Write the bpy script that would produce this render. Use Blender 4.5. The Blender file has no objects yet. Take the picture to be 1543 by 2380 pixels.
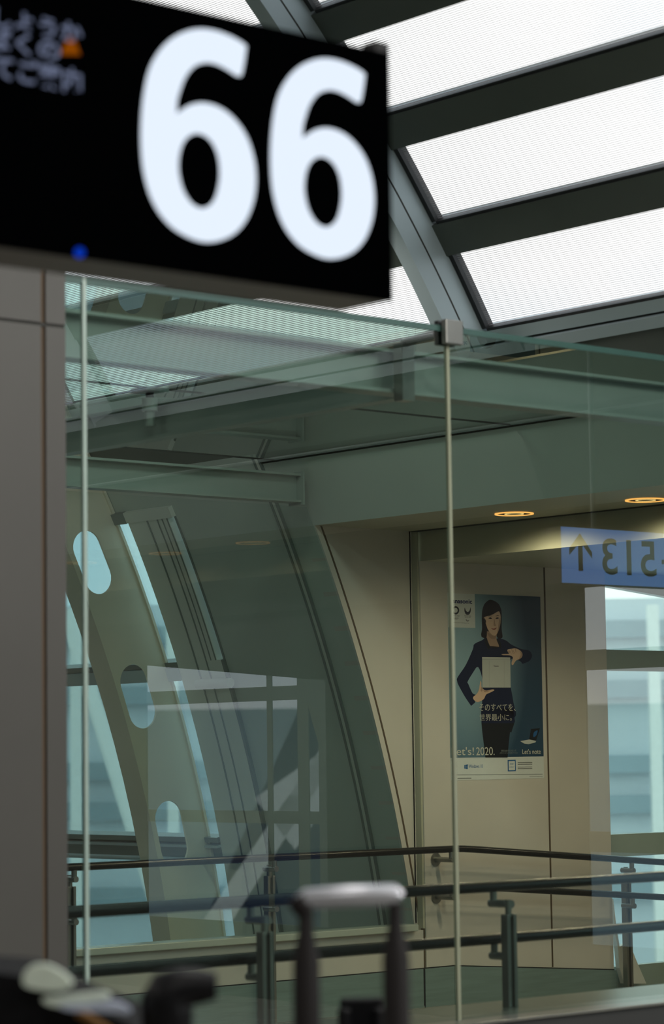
import bpy, bmesh, math, random
from math import sin, cos, tan, radians, degrees, asin, atan2, sqrt, pi
from mathutils import Vector, Matrix
from mathutils.geometry import tessellate_polygon
random.seed(4)
S = bpy.context.scene
C = S.collection
H = 1.37                                   # camera height above the hall floor

# ------------------------------------------------------------------ camera
FPX, YAW, PITCH, ROLL = 5988.7, 0.71445348, 0.09328992, -0.01370388
def cam_axes():
    f0 = Vector((sin(YAW), cos(YAW), 0)); r0 = Vector((cos(YAW), -sin(YAW), 0)); u0 = Vector((0, 0, 1))
    f = f0*cos(PITCH) + u0*sin(PITCH); u = -f0*sin(PITCH) + u0*cos(PITCH)
    r = r0*cos(ROLL) + u*sin(ROLL); u2 = -r0*sin(ROLL) + u*cos(ROLL)
    return r, u2, f
CR, CU, CF = cam_axes()
cd = bpy.data.cameras.new('camera'); cam = bpy.data.objects.new('camera', cd); C.objects.link(cam)
cam.matrix_world = Matrix(((CR.x, CU.x, -CF.x, 0), (CR.y, CU.y, -CF.y, 0), (CR.z, CU.z, -CF.z, H), (0, 0, 0, 1)))
cd.sensor_fit = 'VERTICAL'; cd.sensor_height = 36.0; cd.sensor_width = 36.0*1543/2380
cd.lens = FPX*36.0/2380
cd.clip_start = 0.05; cd.clip_end = 500
cd.dof.use_dof = True; cd.dof.focus_distance = 14.3; cd.dof.aperture_fstop = 3.0
S.camera = cam

# ------------------------------------------------------------------ world, exposure
EXPOSURE = -0.3
SKY = 2.6
S.view_settings.view_transform = 'Standard'; S.view_settings.look = 'None'
S.view_settings.gamma = 1.0; S.view_settings.use_curve_mapping = False
S.view_settings.exposure = EXPOSURE
S.cycles.max_bounces = 9; S.cycles.diffuse_bounces = 5; S.cycles.glossy_bounces = 5
S.cycles.transmission_bounces = 6; S.cycles.transparent_max_bounces = 24
S.cycles.use_denoising = True; S.cycles.sample_clamp_indirect = 4.0
S.cycles.caustics_reflective = False; S.cycles.caustics_refractive = False
w = bpy.data.worlds.new('sky'); S.world = w; w.use_nodes = True
wn = w.node_tree; wn.nodes.clear()
def wnode(t, **k):
    n = wn.nodes.new(t)
    for a, b in k.items(): setattr(n, a, b)
    return n
wo = wnode('ShaderNodeOutputWorld'); wb = wnode('ShaderNodeBackground')
wtc = wnode('ShaderNodeTexCoord'); wns = wnode('ShaderNodeTexNoise'); wr = wnode('ShaderNodeValToRGB')
wns.inputs['Scale'].default_value = 5.0; wns.inputs['Detail'].default_value = 4.0
wr.color_ramp.elements[0].position = 0.36; wr.color_ramp.elements[0].color = (0.50, 0.66, 0.80, 1)
wr.color_ramp.elements[1].position = 0.56; wr.color_ramp.elements[1].color = (1.0, 0.965, 0.975, 1)
wn.links.new(wtc.outputs['Generated'], wns.inputs['Vector']); wn.links.new(wns.outputs['Fac'], wr.inputs['Fac'])
wn.links.new(wr.outputs['Color'], wb.inputs['Color']); wb.inputs['Strength'].default_value = SKY
wn.links.new(wb.outputs[0], wo.inputs[0])

# ------------------------------------------------------------------ helpers
def ray(x, y): return CR*((x-771.5)/FPX) + CU*(-(y-1190.0)/FPX) + CF
def P(x, y, axis, val):
    """world point where the sight line through pixel (x, y) meets the plane axis = val (z above the hall floor)"""
    d = ray(x, y); i = 'xyz'.index(axis); v = val - H if axis == 'z' else val
    p = d*(v/d[i]); p.z += H
    return p
XC, ZC, RC = 1.5686, -2.2662+H, 8.0914      # the vault: a cylinder along y
def ang(z): return degrees(asin((z-ZC)/RC))
def V(r, a, y): return Vector((XC + r*cos(radians(a)), y, ZC + r*sin(radians(a))))
def xv(z, dr=0.0): return XC + sqrt((RC+dr)**2 - (z-ZC)**2)

class MB:
    def __init__(s): s.v = []; s.f = []; s.smooth = set()
    def add(s, vs, fs, smooth=False):
        o = len(s.v); s.v += [tuple(v) for v in vs]
        for f in fs:
            if smooth: s.smooth.add(len(s.f))
            s.f.append(tuple(i+o for i in f))
        return s
    def box(s, a, b):
        (x0, y0, z0), (x1, y1, z1) = a, b
        vs = [(x0,y0,z0),(x1,y0,z0),(x1,y1,z0),(x0,y1,z0),(x0,y0,z1),(x1,y0,z1),(x1,y1,z1),(x0,y1,z1)]
        return s.add(vs, [(3,2,1,0),(4,5,6,7),(0,1,5,4),(1,2,6,5),(2,3,7,6),(3,0,4,7)])
    def tube(s, pts, rad, n=16, cap=True):
        pts = [Vector(p) for p in pts]; m = len(pts); rr = rad if isinstance(rad, (list, tuple)) else [rad]*m
        rings = []; prev = None
        for i, p in enumerate(pts):
            t = (pts[min(i+1, m-1)] - pts[max(i-1, 0)]).normalized()
            if prev is None:
                a = Vector((0, 0, 1)) if abs(t.z) < .9 else Vector((1, 0, 0))
                u = t.cross(a).normalized()
            else: u = (prev - t*prev.dot(t)).normalized()
            prev = u; b = t.cross(u)
            rings.append([p + (u*cos(2*pi*k/n) + b*sin(2*pi*k/n))*rr[i] for k in range(n)])
        vs = [q for r_ in rings for q in r_]; fs = []
        for i in range(m-1):
            for k in range(n): fs.append((i*n+k, i*n+(k+1) % n, (i+1)*n+(k+1) % n, (i+1)*n+k))
        s.add(vs, fs, True)
        if cap:
            s.add(rings[0], [tuple(reversed(range(n)))]); s.add(rings[-1], [tuple(range(n))])
        return s
    def arc(s, r0, r1, y0, y1, a0, a1, n=None):
        """a rectangular bar r0..r1 by y0..y1 swept round the vault from angle a0 to a1"""
        n = n or max(1, int(abs(a1-a0)/1.2)); vs = []; fs = []
        for i in range(n+1):
            a = a0 + (a1-a0)*i/n
            vs += [V(r0,a,y0), V(r1,a,y0), V(r1,a,y1), V(r0,a,y1)]
        for i in range(n):
            for k in range(4):
                j = (k+1) % 4; fs.append((i*4+j, i*4+k, i*4+4+k, i*4+4+j))
        fs += [(0,1,2,3), (n*4+3, n*4+2, n*4+1, n*4)]
        return s.add(vs, fs)
    def prism(s, poly, ext):
        """planar polygon (3D points) extruded by the vector ext"""
        poly = [Vector(p) for p in poly]; e = Vector(ext); n = len(poly)
        tri = tessellate_polygon([poly])
        vs = poly + [p+e for p in poly]
        fs = [tuple(t) for t in tri] + [tuple(i+n for i in reversed(t)) for t in tri]
        fs += [((i+1) % n, i, i+n, (i+1) % n+n) for i in range(n)]
        return s.add(vs, fs)
    def flat(s, *loops):
        loops = [[Vector(p) for p in l] for l in loops]
        tri = tessellate_polygon(loops); vs = [p for l in loops for p in l]
        return s.add(vs, [tuple(t) for t in tri])
    def build(s, name, mat, parent=None, bevel=0.0):
        me = bpy.data.meshes.new(name); me.from_pydata(s.v, [], s.f); me.validate()
        bm = bmesh.new(); bm.from_mesh(me); bmesh.ops.recalc_face_normals(bm, faces=bm.faces); bm.to_mesh(me); bm.free()
        if len(me.polygons) == len(s.f):
            for i in s.smooth: me.polygons[i].use_smooth = True
        o = bpy.data.objects.new(name, me); C.objects.link(o)
        for m in (mat if isinstance(mat, (list, tuple)) else [mat]): me.materials.append(m)
        if parent is not None:
            o.parent = parent; o.matrix_parent_inverse = parent.matrix_world.inverted()
        if bevel:
            b = o.modifiers.new('bevel', 'BEVEL'); b.width = bevel; b.segments = 2; b.limit_method = 'ANGLE'
        return o

def tag(o, label=None, cat=None, group=None, kind=None):
    if label: o['label'] = label
    if cat: o['category'] = cat
    if group: o['group'] = group
    if kind: o['kind'] = kind
    return o
def thing(name, loc, label=None, cat=None, group=None, kind=None):
    o = bpy.data.objects.new(name, None); C.objects.link(o); o.location = loc; o.empty_display_size = .1
    o.matrix_world = Matrix.Translation(Vector(loc))
    return tag(o, label, cat, group, kind)
def struct(name, mb, mat, parent=None, label=None, cat=None, bevel=0.0):
    o = mb.build(name, mat, parent, bevel)
    if parent is None: tag(o, label, cat, kind='structure')
    return o
def catmull(pts, corners=(), seg=6, closed=True):
    """smooth closed outline through pts, kept sharp at the indices in corners"""
    n = len(pts); out = []; cs = set(corners)
    for i in range(n):
        p1, p2 = pts[i], pts[(i+1) % n]
        p0 = pts[i-1] if i not in cs else p1
        p3 = pts[(i+2) % n] if ((i+1) % n) not in cs else p2
        for k in range(seg):
            t = k/seg
            out.append(tuple(.5*((2*b) + (-a+c)*t + (2*a-5*b+4*c-d)*t*t + (-a+3*b-3*c+d)*t**3)
                             for a, b, c, d in zip(p0, p1, p2, p3)))
    return out

# ------------------------------------------------------------------ materials
def mat(name, col, rough=.5, metal=0.0, spec=.5, noise=0.0, nscale=8.0, bump=0.0, emit=None, estr=1.0, stretch=None):
    m = bpy.data.materials.new(name); m.use_nodes = True; t = m.node_tree; b = t.nodes['Principled BSDF']
    b.inputs['Base Color'].default_value = (*col, 1); b.inputs['Roughness'].default_value = rough
    b.inputs['Metallic'].default_value = metal; b.inputs['Specular IOR Level'].default_value = spec
    if emit: b.inputs['Emission Color'].default_value = (*emit, 1); b.inputs['Emission Strength'].default_value = estr
    if noise or bump:
        tc = t.nodes.new('ShaderNodeTexCoord'); mp = t.nodes.new('ShaderNodeMapping'); nz = t.nodes.new('ShaderNodeTexNoise')
        nz.inputs['Scale'].default_value = nscale; nz.inputs['Detail'].default_value = 4
        if stretch: mp.inputs['Scale'].default_value = stretch
        t.links.new(tc.outputs['Object'], mp.inputs['Vector']); t.links.new(mp.outputs['Vector'], nz.inputs['Vector'])
        if noise:
            rp = t.nodes.new('ShaderNodeValToRGB')
            rp.color_ramp.elements[0].position = .3; rp.color_ramp.elements[1].position = .7
            rp.color_ramp.elements[0].color = (*[c*(1-noise) for c in col], 1)
            rp.color_ramp.elements[1].color = (*[min(1, c*(1+noise)) for c in col], 1)
            t.links.new(nz.outputs['Fac'], rp.inputs['Fac']); t.links.new(rp.outputs['Color'], b.inputs['Base Color'])
        if bump:
            bp = t.nodes.new('ShaderNodeBump'); bp.inputs['Strength'].default_value = bump; bp.inputs['Distance'].default_value = .01
            t.links.new(nz.outputs['Fac'], bp.inputs['Height']); t.links.new(bp.outputs['Normal'], b.inputs['Normal'])
    return m
def glass(name, tint, refl, rough=0.0, rtint=(1, 1, 1)):
    """architectural sheet glass: tinted straight-through transmission plus a mirror-like coating"""
    m = bpy.data.materials.new(name); m.use_nodes = True; t = m.node_tree; t.nodes.clear()
    o = t.nodes.new('ShaderNodeOutputMaterial'); mx = t.nodes.new('ShaderNodeMixShader')
    tr = t.nodes.new('ShaderNodeBsdfTransparent'); gl = t.nodes.new('ShaderNodeBsdfGlossy')
    tr.inputs['Color'].default_value = (*tint, 1); gl.inputs['Color'].default_value = (*rtint, 1); gl.inputs['Roughness'].default_value = rough
    lw = t.nodes.new('ShaderNodeLayerWeight'); lw.inputs['Blend'].default_value = .5
    pw = t.nodes.new('ShaderNodeMath'); pw.operation = 'POWER'; pw.inputs[1].default_value = 5.0
    ad = t.nodes.new('ShaderNodeMath'); ad.operation = 'MULTIPLY_ADD'; ad.use_clamp = True; ad.inputs[1].default_value = .90; ad.inputs[2].default_value = .05+refl
    t.links.new(lw.outputs['Facing'], pw.inputs[0]); t.links.new(pw.outputs[0], ad.inputs[0]); t.links.new(ad.outputs[0], mx.inputs['Fac'])
    t.links.new(tr.outputs[0], mx.inputs[1]); t.links.new(gl.outputs[0], mx.inputs[2]); t.links.new(mx.outputs[0], o.inputs['Surface'])
    return m
M = dict(
    cream=mat('cream_panel', (.60, .56, .52), .45, noise=.03, nscale=3),
    panel=mat('white_grey_panel', (.78, .80, .75), .4, noise=.03, nscale=2),
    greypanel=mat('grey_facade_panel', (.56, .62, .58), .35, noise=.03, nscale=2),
    column=mat('warm_grey_panel', (.070, .067, .060), .5, noise=.04, nscale=3),
    joint=mat('brown_joint', (.09, .06, .035), .7),
    dark=mat('dark_gasket', (.012, .013, .014), .5),
    groove=mat('shadow_joint', (.03, .03, .025), .7),
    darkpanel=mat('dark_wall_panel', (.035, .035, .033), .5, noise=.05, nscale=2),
    veilpanel=mat('reflected_veil_panel', (.13, .14, .13), .5, noise=.05, nscale=2),
    paleframe=mat('pale_window_frame', (.34, .42, .40), .4, noise=.03),
    rib=mat('cream_steel_paint', (.86, .80, .66), .45, noise=.03, nscale=2),
    slate=mat('slate_steel_paint', (.44, .53, .56), .4, noise=.03, nscale=2),
    purlin=mat('olive_grey_steel', (.085, .10, .085), .45, noise=.05, nscale=3),
    beam=mat('grey_green_steel', (.34, .38, .36), .4, noise=.04, nscale=3),
    steel=mat('brushed_stainless', (.55, .56, .55), .32, 1.0, noise=.06, nscale=6, stretch=(1, 1, 30), bump=.02),
    kick=mat('brushed_stainless_plate', (.25, .34, .34), .35, .35, noise=.10, nscale=3, stretch=(1, 1, 14), bump=.03),
    rail=mat('dark_bronze_rail', (.012, .012, .011), .25, .2, noise=.05),
    postm=mat('satin_steel_post', (.28, .28, .26), .35, .85, noise=.05),
    white=mat('white_paint', (.75, .75, .72), .4, noise=.02),
    slat=mat('grey_blind_slat', (.72, .66, .70), .5, noise=.02),
    frame=mat('grey_window_frame', (.20, .24, .23), .4, .3, noise=.03),
    floor=mat('polished_floor', (.22, .21, .19), .25, noise=.12, nscale=5),
    ramp=mat('carpet_floor', (.16, .15, .13), .9, noise=.15, nscale=60),
    ceil=mat('dark_vault_lining', (.22, .23, .21), .7, noise=.05, nscale=2),
    soffit=mat('soffit_panel', (.46, .45, .36), .5, noise=.03, nscale=2),
    sill=mat('pale_metal_sill', (.62, .66, .60), .3, .3, noise=.03),
    black=mat('black_plastic', (.003, .003, .004), .45, spec=.2, noise=.02),
    screen=mat('black_screen', (.0008, .001, .0012), .5, spec=.0),
    housing=mat('grey_sign_housing', (.11, .10, .085), .5, noise=.03),
    glassedge=mat('green_glass_edge', (.29, .31, .22), .35, noise=.05, nscale=4),
    greyedge=mat('grey_green_glass_edge', (.36, .46, .41), .35, noise=.05, nscale=4),
    kerbtop=mat('dark_polished_kerb_cap', (.17, .17, .15), .28, .4, noise=.08, nscale=4),
    digit=mat('lit_digit', (0, 0, 0), .5, spec=0.0, emit=(.79, .88, 1.0), estr=1.26),
    glyph=mat('lit_small_text', (0, 0, 0), .5, spec=0.0, emit=(.34, .40, .62), estr=.42),
    amber=mat('lit_amber_triangle', (0, 0, 0), .5, spec=0.0, emit=(1.0, .24, .004), estr=.27),
    led=mat('blue_led', (0, 0, 0), .4, spec=0.0, emit=(.004, .05, .62), estr=.8),
    lampring=mat('warm_lamp_ring', (.8, .5, .25), .5, emit=(1.0, .42, .10), estr=2.2),
    lampcore=mat('warm_lamp_core', (.9, .7, .4), .5, emit=(1.0, .60, .22), estr=1.8),
    signblue=mat('lit_blue_sign_face', (0, 0, 0), .5, spec=0.0, emit=(.15, .36, .85), estr=2.3),
    signdark=mat('dark_sign_lettering', (.05, .045, .03), .5),
    cloth=mat('pale_green_cloth', (.62, .70, .60), .9, noise=.1, nscale=14),
    cloth2=mat('pale_blue_cloth', (.45, .50, .62), .9, noise=.1, nscale=14),
    blackcloth=mat('black_nylon', (.004, .004, .005), .8, spec=.15, noise=.2, nscale=40),
    tan=mat('orange_brown_strap', (.32, .15, .03), .7, noise=.1),
    navy=mat('navy_suitcase_shell', (.012, .012, .075), .4, noise=.05),
    burg=mat('black_brown_grip', (.006, .003, .003), .6, noise=.1),
    alu=mat('silver_handle', (.55, .56, .60), .35, .5, noise=.03),
    bwall=mat('pale_outdoor_cladding', (.64, .71, .76), .6, noise=.05, nscale=.6),
    bband=mat('grey_blue_outdoor_band', (.30, .40, .45), .6, noise=.05, nscale=.6),
    bwhite=mat('white_outdoor_steel', (.85, .88, .85), .5, noise=.03),
    asphalt=mat('apron_concrete', (.42, .44, .43), .9, noise=.08, nscale=.5),
)
G_front = glass('reflective_partition_glass', (.60, .73, .68), .06)
G_roof = glass('canopy_glass', (.66, .80, .72), .02)
G_band = glass('reflected_band_tint', (.50, .62, .62), .0)
G_clear = glass('parapet_glass', (.88, .94, .92), .0)
G_solar = glass('facade_solar_glass', (.70, .78, .79), .02)
G_sky = glass('skylight_glass', (.95, .97, .96), .0)

# ------------------------------------------------------------------ heights (m above the hall floor)
zr = lambda z: z + H
Z_ROOF, Z_FASC, Z_SOF, Z_SOF2 = zr(1.555), zr(1.547), zr(1.207), zr(1.041)
Z_CURB, Z_SILL, Z_KICK = zr(-.96), zr(-.923), zr(-1.159)
YP = 10.324                                 # plane of the passage wall with the poster
YW = 10.38                                  # plane of the side wall beside it
YG = 6.80                                   # plane of the glass partition

# ------------------------------------------------------------------ setting: floors
struct('floor', MB().box((-6.6, -8, -.12), (9.79, 19, 0)), M['floor'])
slope = lambda x: -(x-9.79)/12.3
struct('floor', MB().prism([(9.79, 6.9, 0), (16, 6.9, slope(16)), (16, 6.9, -.9), (9.79, 6.9, -.9)], (0, 3.5, 0)), M['ramp'])

# vault: solid lining overhead and behind, west wall, end walls
struct('ceiling', MB().arc(RC, RC+.15, -8, 19, 74, 182, 60), M['ceil'])
struct('wall_west', MB().box((-6.8, -8, 0), (-6.55, 19, ZC+.2)), M['column'])
for nm, y in (('wall_south', -8.2), ('wall_north', 19.0)):
    pl = [(XC+(RC+.2)*cos(radians(a)), y, max(-.1, ZC+(RC+.2)*sin(radians(a)))) for a in range(0, 181, 6)]
    struct(nm, MB().prism(pl, (0, .2, 0)), M['ceil'])

# skylight rows: glass, blinds, gaskets between olive purlins
RIBS = [15.40, 12.05, 8.64, 5.29, 1.94, -1.41, -4.76]
A0, PITCHA, PANE = 31.73, 4.03, 2.78
ROWS = 10
wi = 0
for i in range(len(RIBS)-1):
    y1, y0 = RIBS[i], RIBS[i+1]
    for k in range(ROWS):
        a0 = A0 + PITCHA*k; a1 = a0 + PANE
        if i > 3 and k % 2: pass
        wi += 1
        t = thing('window_%d' % wi, V(RC, a0, (y0+y1)/2), kind='structure')
        MB().arc(RC+.050, RC+.054, y0+.01, y1-.01, a0, a1, 2).build('glass_pane', G_sky, t)
        g = MB()
        g.arc(RC-.004, RC+.05, y0+.005, y0+.030, a0, a1, 3); g.arc(RC-.004, RC+.05, y1-.030, y1-.005, a0, a1, 3)
        g.arc(RC-.004, RC+.05, y0+.03, y1-.03, a0-.10, a0, 1)
        g.build('gasket', M['dark'], t)
        b = MB(); n = 40
        for s in range(n):
            a = a0 + (s+.5)*PANE/n
            b.arc(RC+.020, RC+.0215, y0+.03, y1-.03, a-.011, a+.011, 1)
        b.build('blind', M['slat'], t)
        if i in (1, 2):                      # pale dotted edge strip of the blind beside the rib
            d = MB()
            for s in range(n):
                a = a0 + (s+.3)*PANE/n; d.arc(RC-.008, RC-.003, y0+.012, y0+.021, a, a+PANE/(n*2), 1)
            d.build('edge_strip', M['white'], t)
for k in range(ROWS+1):
    a1 = A0 + PITCHA*k - .10; a0 = A0 + PITCHA*(k-1) + PANE
    if k == 0: continue
    struct('trim_%d' % k, MB().arc(RC-.012, RC+.12, -6, 16, a0, a1, 2), M['purlin'])
# sill member under the lowest row: dark gasket, slate strip, spandrel below it
struct('trim_20', MB().arc(RC-.02, RC+.10, -6, 16, ang(zr(1.868)), ang(zr(1.915)), 2).arc(RC-.006, RC+.1, -6, 16, ang(zr(1.927)), A0-.1, 2), M['slate'])
struct('trim_21', MB().arc(RC+.01, RC+.10, -6, 16, ang(zr(1.915)), ang(zr(1.927)), 1), M['groove'])
struct('wall_spandrel', MB().arc(RC, RC+.10, -6, 16, ang(zr(1.60)), ang(zr(1.868)), 4), M['purlin'])

# ribs of the vault above the canopy: web, inner flange, groove
for q, y in enumerate(RIBS):
    lo = A0-.5 if y < 10 else -8.5
    t = thing('trim_%d' % (30+q), V(RC, max(lo, 0), y), kind='structure')
    if y != 12.05:
        MB().arc(RC-.20, RC+.06, y, y+.012, lo, 74, 44).build('web', M['slate'], t)
        MB().arc(RC-.212, RC-.198, y-.002, y+.085, lo, 74, 44).build('flange', M['slate'], t)
        MB().arc(RC-.114, RC-.106, y-.0015, y+.001, lo, 74, 44).build('groove', M['groove'], t)
# the rib beside the glazed wall: curved web cut by oval holes, inner flange, outer edge
RI, RO = RC-.385, RC-.015
def web_with_holes(y, lo, hi, holes, rh, hw, da):
    th = .014
    loop = [V(RO, lo+(hi-lo)*i/60, y) for i in range(61)] + [V(RI, hi-(hi-lo)*i/60, y) for i in range(61)]
    loops = [loop]
    for c in holes:
        h = []
        for i in range(13):
            u = pi*i/12; h.append((rh+hw*cos(u), c+da+degrees(hw*sin(u)/rh)))
        for i in range(13):
            u = pi+pi*i/12; h.append((rh+hw*cos(u), c-da+degrees(hw*sin(u)/rh)))
        loops.append([V(r_, a_, y) for r_, a_ in h])
    mb = MB(); n0 = 0
    tri = tessellate_polygon([[Vector(p) for p in l] for l in loops]); vs = [p for l in loops for p in l]; n = len(vs)
    off = Vector((0, th, 0))
    fs = [tuple(t) for t in tri] + [tuple(i+n for i in reversed(t)) for t in tri]
    for l in loops:
        m = len(l)
        fs += [(n0+i, n0+(i+1) % m, n0+(i+1) % m+n, n0+i+n) for i in range(m)]
        n0 += m
    return mb.add(vs+[Vector(p)+off for p in vs], fs)
t = bpy.data.objects['trim_31']
web_with_holes(12.05, -6.5, 74, [7.35, 13.4, 19.47, 25.55, 31.6, 37.7, 43.7], RC-.265, .098, .68).build('web', M['rib'], t)
MB().arc(RI-.012, RI, 12.05, 12.225, -6.5, 74, 50).build('flange', M['rib'], t)
MB().arc(RO-.004, RO+.012, 12.035, 12.13, -6.5, 74, 50).build('outer_edge', M['rib'], t)

# ------------------------------------------------------------------ facade below the skylights
aB = -8.0                                   # just below floor level
aF0, aF1 = ang(Z_SOF), ang(Z_FASC)
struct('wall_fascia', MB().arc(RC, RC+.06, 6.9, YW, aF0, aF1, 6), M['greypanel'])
struct('wall_fascia', MB().arc(RC, RC+.06, -6, 4.93, aF0, aF1, 6), M['veilpanel'])  # toned so its reflection lays a pale veil on the partition
struct('wall_fascia', MB().arc(RC, RC+.06, 4.93, 6.9, aF0, aF1, 6), M['darkpanel'])  # near-black tone put in so the mirrored veil stops here
struct('trim_50', MB().arc(RC-.02, RC+.02, -6, 10.60, aF1+.12, aF1+.20, 1), M['frame'])
struct('trim_51', MB().arc(RC+.0, RC+.05, -6, 10.60, aF1, aF1+.10, 1).arc(RC+.0, RC+.05, -6, 10.60, aF1+.2, ang(zr(1.60)), 1), M['groove'])
# strip beside the side wall, double mullion, opaque panel, framed strips with a glazed slit
struct('wall_facade', MB().arc(RC, RC+.06, YW, 10.60, aB, aF0, 24).arc(RC, RC+.06, YW+.0, 10.60, aF0, aF1, 3), M['greypanel'])
struct('trim_52', MB().arc(RC-.012, RC+.02, 10.597, 10.612, aB, ang(zr(1.60)), 30).arc(RC-.012, RC+.02, 10.642, 10.656, aB, ang(zr(1.60)), 30), M['frame'])
struct('trim_53', MB().arc(RC-.006, RC+.02, 10.612, 10.642, aB, ang(zr(1.60)), 30), M['panel'])
struct('wall_facade', MB().arc(RC, RC+.06, 10.656, 11.50, aB, ang(zr(1.60)), 30), M['greypanel'])
zs0, zs1 = ang(zr(.545)), ang(zr(1.345))
struct('trim_54', MB().arc(RC-.02, RC+.05, 11.50, 11.52, aB, zs0, 20).arc(RC-.005, RC+.05, 11.50, 11.515, zs0, zs1, 10), M['frame'])
struct('wall_facade', MB().arc(RC-.02, RC+.05, 11.555, 11.93, aB, zs1, 30).arc(RC-.02, RC+.05, 11.52, 11.575, aB, zs0, 20), M['panel'])
struct('trim_55', MB().arc(RC-.024, RC-.018, 11.560, 11.566, zs0, zs1, 12).arc(RC-.024, RC-.018, 11.648, 11.656, aB, zs1, 30).arc(RC-.024, RC-.018, 11.742, 11.752, aB, zs1, 30).arc(RC-.024, RC-.018, 11.604, 11.610, zs0, zs1, 12), M['frame'])
struct('trim_56', MB().arc(RC-.03, RC+.03, 11.50, 11.93, zs1, zs1+.45, 1), M['panel'])
struct('trim_58', MB().arc(RC-.03, RC+.05, 11.93, 15.4, zs1-.02, zs1+.45, 1), M['frame'])
struct('wall_facade', MB().arc(RC, RC+.06, 11.50, 16, zs1+.45, ang(zr(1.60)), 4), M['greypanel'])
tb = MB().tube([V(RC-.06, ang(zr(.425)), y) for y in (11.44, 11.6, 11.74)], .028)
struct('trim_57', tb, M['white'])
# glazing beyond: transoms and glass
t = thing('window_90', V(RC, 10, 13.5), kind='structure')
MB().arc(RC+.04, RC+.045, 11.93, 15.4, aB, zs1, 20).build('glass_pane', G_solar, t)
MB().arc(RC+.04, RC+.045, 11.52, 11.555, zs0, zs1, 10).build('glass_pane', G_solar, t)
fr = MB()
fr.arc(RC-.02, RC+.06, 11.93, 15.4, ang(zr(.515)), ang(zr(.545)), 1)
fr.arc(RC-.04, RC+.05, 11.93, 15.4, ang(zr(-.505)), ang(zr(-.475)), 1)
fr.arc(RC-.00, RC+.06, 11.93, 15.4, ang(zr(-.62)), ang(zr(-.505)), 1)
fr.build('frame', M['frame'], t)
fr = MB().arc(RC-.03, RC+.06, 11.93, 15.4, ang(zr(.44)), ang(zr(.512)), 1).arc(RC-.05, RC+.02, 11.93, 15.4, ang(zr(-.535)), ang(zr(-.52)), 1)
fr.tube([V(RC-.08, ang(zr(-.60)), y) for y in (11.7, 13.5, 15.4)], .014)
fr.build('transom', M['slate'], t)
# upright glazed wall on the near side of the passage, seen mirrored in the partition
XE = 9.30
ew = MB()
def ebox(y0, y1, z0, z1): ew.box((XE, y0, z0), (XE+.012, y1, z1))
ebox(4.72, 6.9, zr(.80), Z_SOF+.02); ebox(-6, 6.9, -.05, zr(-.95))
ebox(-6, 1.15, zr(-.95), zr(.80)); ebox(2.80, 4.77, zr(-.95), zr(.80)); ebox(6.5, 6.9, zr(-.95), zr(.80))
ew.prism([(XE, 1.15, zr(.80)), (XE, 1.15, zr(.54)), (XE, 2.80, zr(.40)), (XE, 2.80, zr(.80))], (.012, 0, 0))
struct('wall_east', ew, M['darkpanel'])  # wall darkened so its reflection stays dim in the partition
struct('wall_east', MB().box((XE, -6, zr(.80)), (XE+.012, 4.72, Z_SOF+.02)), M['veilpanel'])  # paler tone put in for the mirrored veil above the lintel
def ewindow(n, y0, y1, z0, z1, bars, posts, extra=None):
    t = thing('window_%d' % n, (XE, (y0+y1)/2, zr(z0)), kind='structure')
    MB().add([(XE+.01, y0, zr(z0)), (XE+.01, y1, zr(z0)), (XE+.01, y1, zr(z1)), (XE+.01, y0, zr(z1))], [(0, 1, 2, 3)]).build('glass_pane', G_solar, t)
    f = MB()
    for a, b in bars: f.box((XE+.002, y0, zr(a)), (XE+.009, y1, zr(b)))
    for a, b in posts: f.box((XE+.001, a, zr(z0)), (XE+.0095, b, zr(z1)))
    if extra: f.prism([(XE+.001, y, zr(z)) for y, z in extra], (.008, 0, 0))
    f.build('frame', M['frame'], t)
ewindow(91, 1.15, 2.80, -.95, .60, [(.30, .38), (-.39, -.32)], [(2.288, 2.332), (2.556, 2.648), (2.735, 2.80)], [(2.648, .60), (2.648, .265), (2.736, .049), (2.736, .60)])
ewindow(92, 4.77, 6.50, -.95, .80, [(.39, .49), (-.50, -.40)], [])  # added unseen window; its mirror image imitates a ghost on the glass

# ------------------------------------------------------------------ passage
struct('ceiling', MB().box((xv(Z_SOF)-.0, -6, Z_SOF), (9.70, YW, Z_SOF+.05)), M['soffit'])
struct('trim_60', MB().box((9.565, 6.9, Z_SOF-.004), (9.595, YW, Z_SOF)), M['groove'])
struct('wall_bulkhead', MB().box((9.595, 6.9, Z_SOF2), (9.70, YP+.02, Z_SOF)), M['soffit'])
struct('ceiling', MB().box((9.70, 6.9, Z_SOF2), (14, YP+.3, Z_SOF2+.05)), M['soffit'])
# side wall whose left edge follows the vault
pl = [(xv(z, .0), YW-.004, z) for z in [Z_SILL-.2 + (Z_SOF-Z_SILL+.2)*i/24 for i in range(25)]] + [(9.60, YW-.004, Z_SOF), (9.60, YW-.004, Z_SILL-.2)]
struct('wall_side', MB().prism(pl, (0, .12, 0)), M['cream'])
jn = MB(); nn = 24; a_, b_ = ang(Z_SILL), ang(Z_SOF)
jn.arc(RC+.034, RC+.045, YW-.006, YW+.01, a_, b_, nn)
struct('trim_61', jn, M['joint'])
xw0, xw1 = 9.585, 11.058
struct('wall_passage', MB().prism([(xw0, YP, -.1), (9.789, YP, -.1), (xw1, YP, -.2), (xw1, YP, Z_SOF2), (xw0, YP, Z_SOF2)], (0, .16, 0)), M['cream'])
struct('trim_62', MB().box((9.572, YP+.008, Z_KICK), (xw0, YW+.01, Z_SOF)), M['soffit'])
struct('trim_63', MB().box((10.548, YP-.0015, Z_KICK-.06), (10.560, YP+.01, Z_SOF2)), M['joint'])
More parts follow.
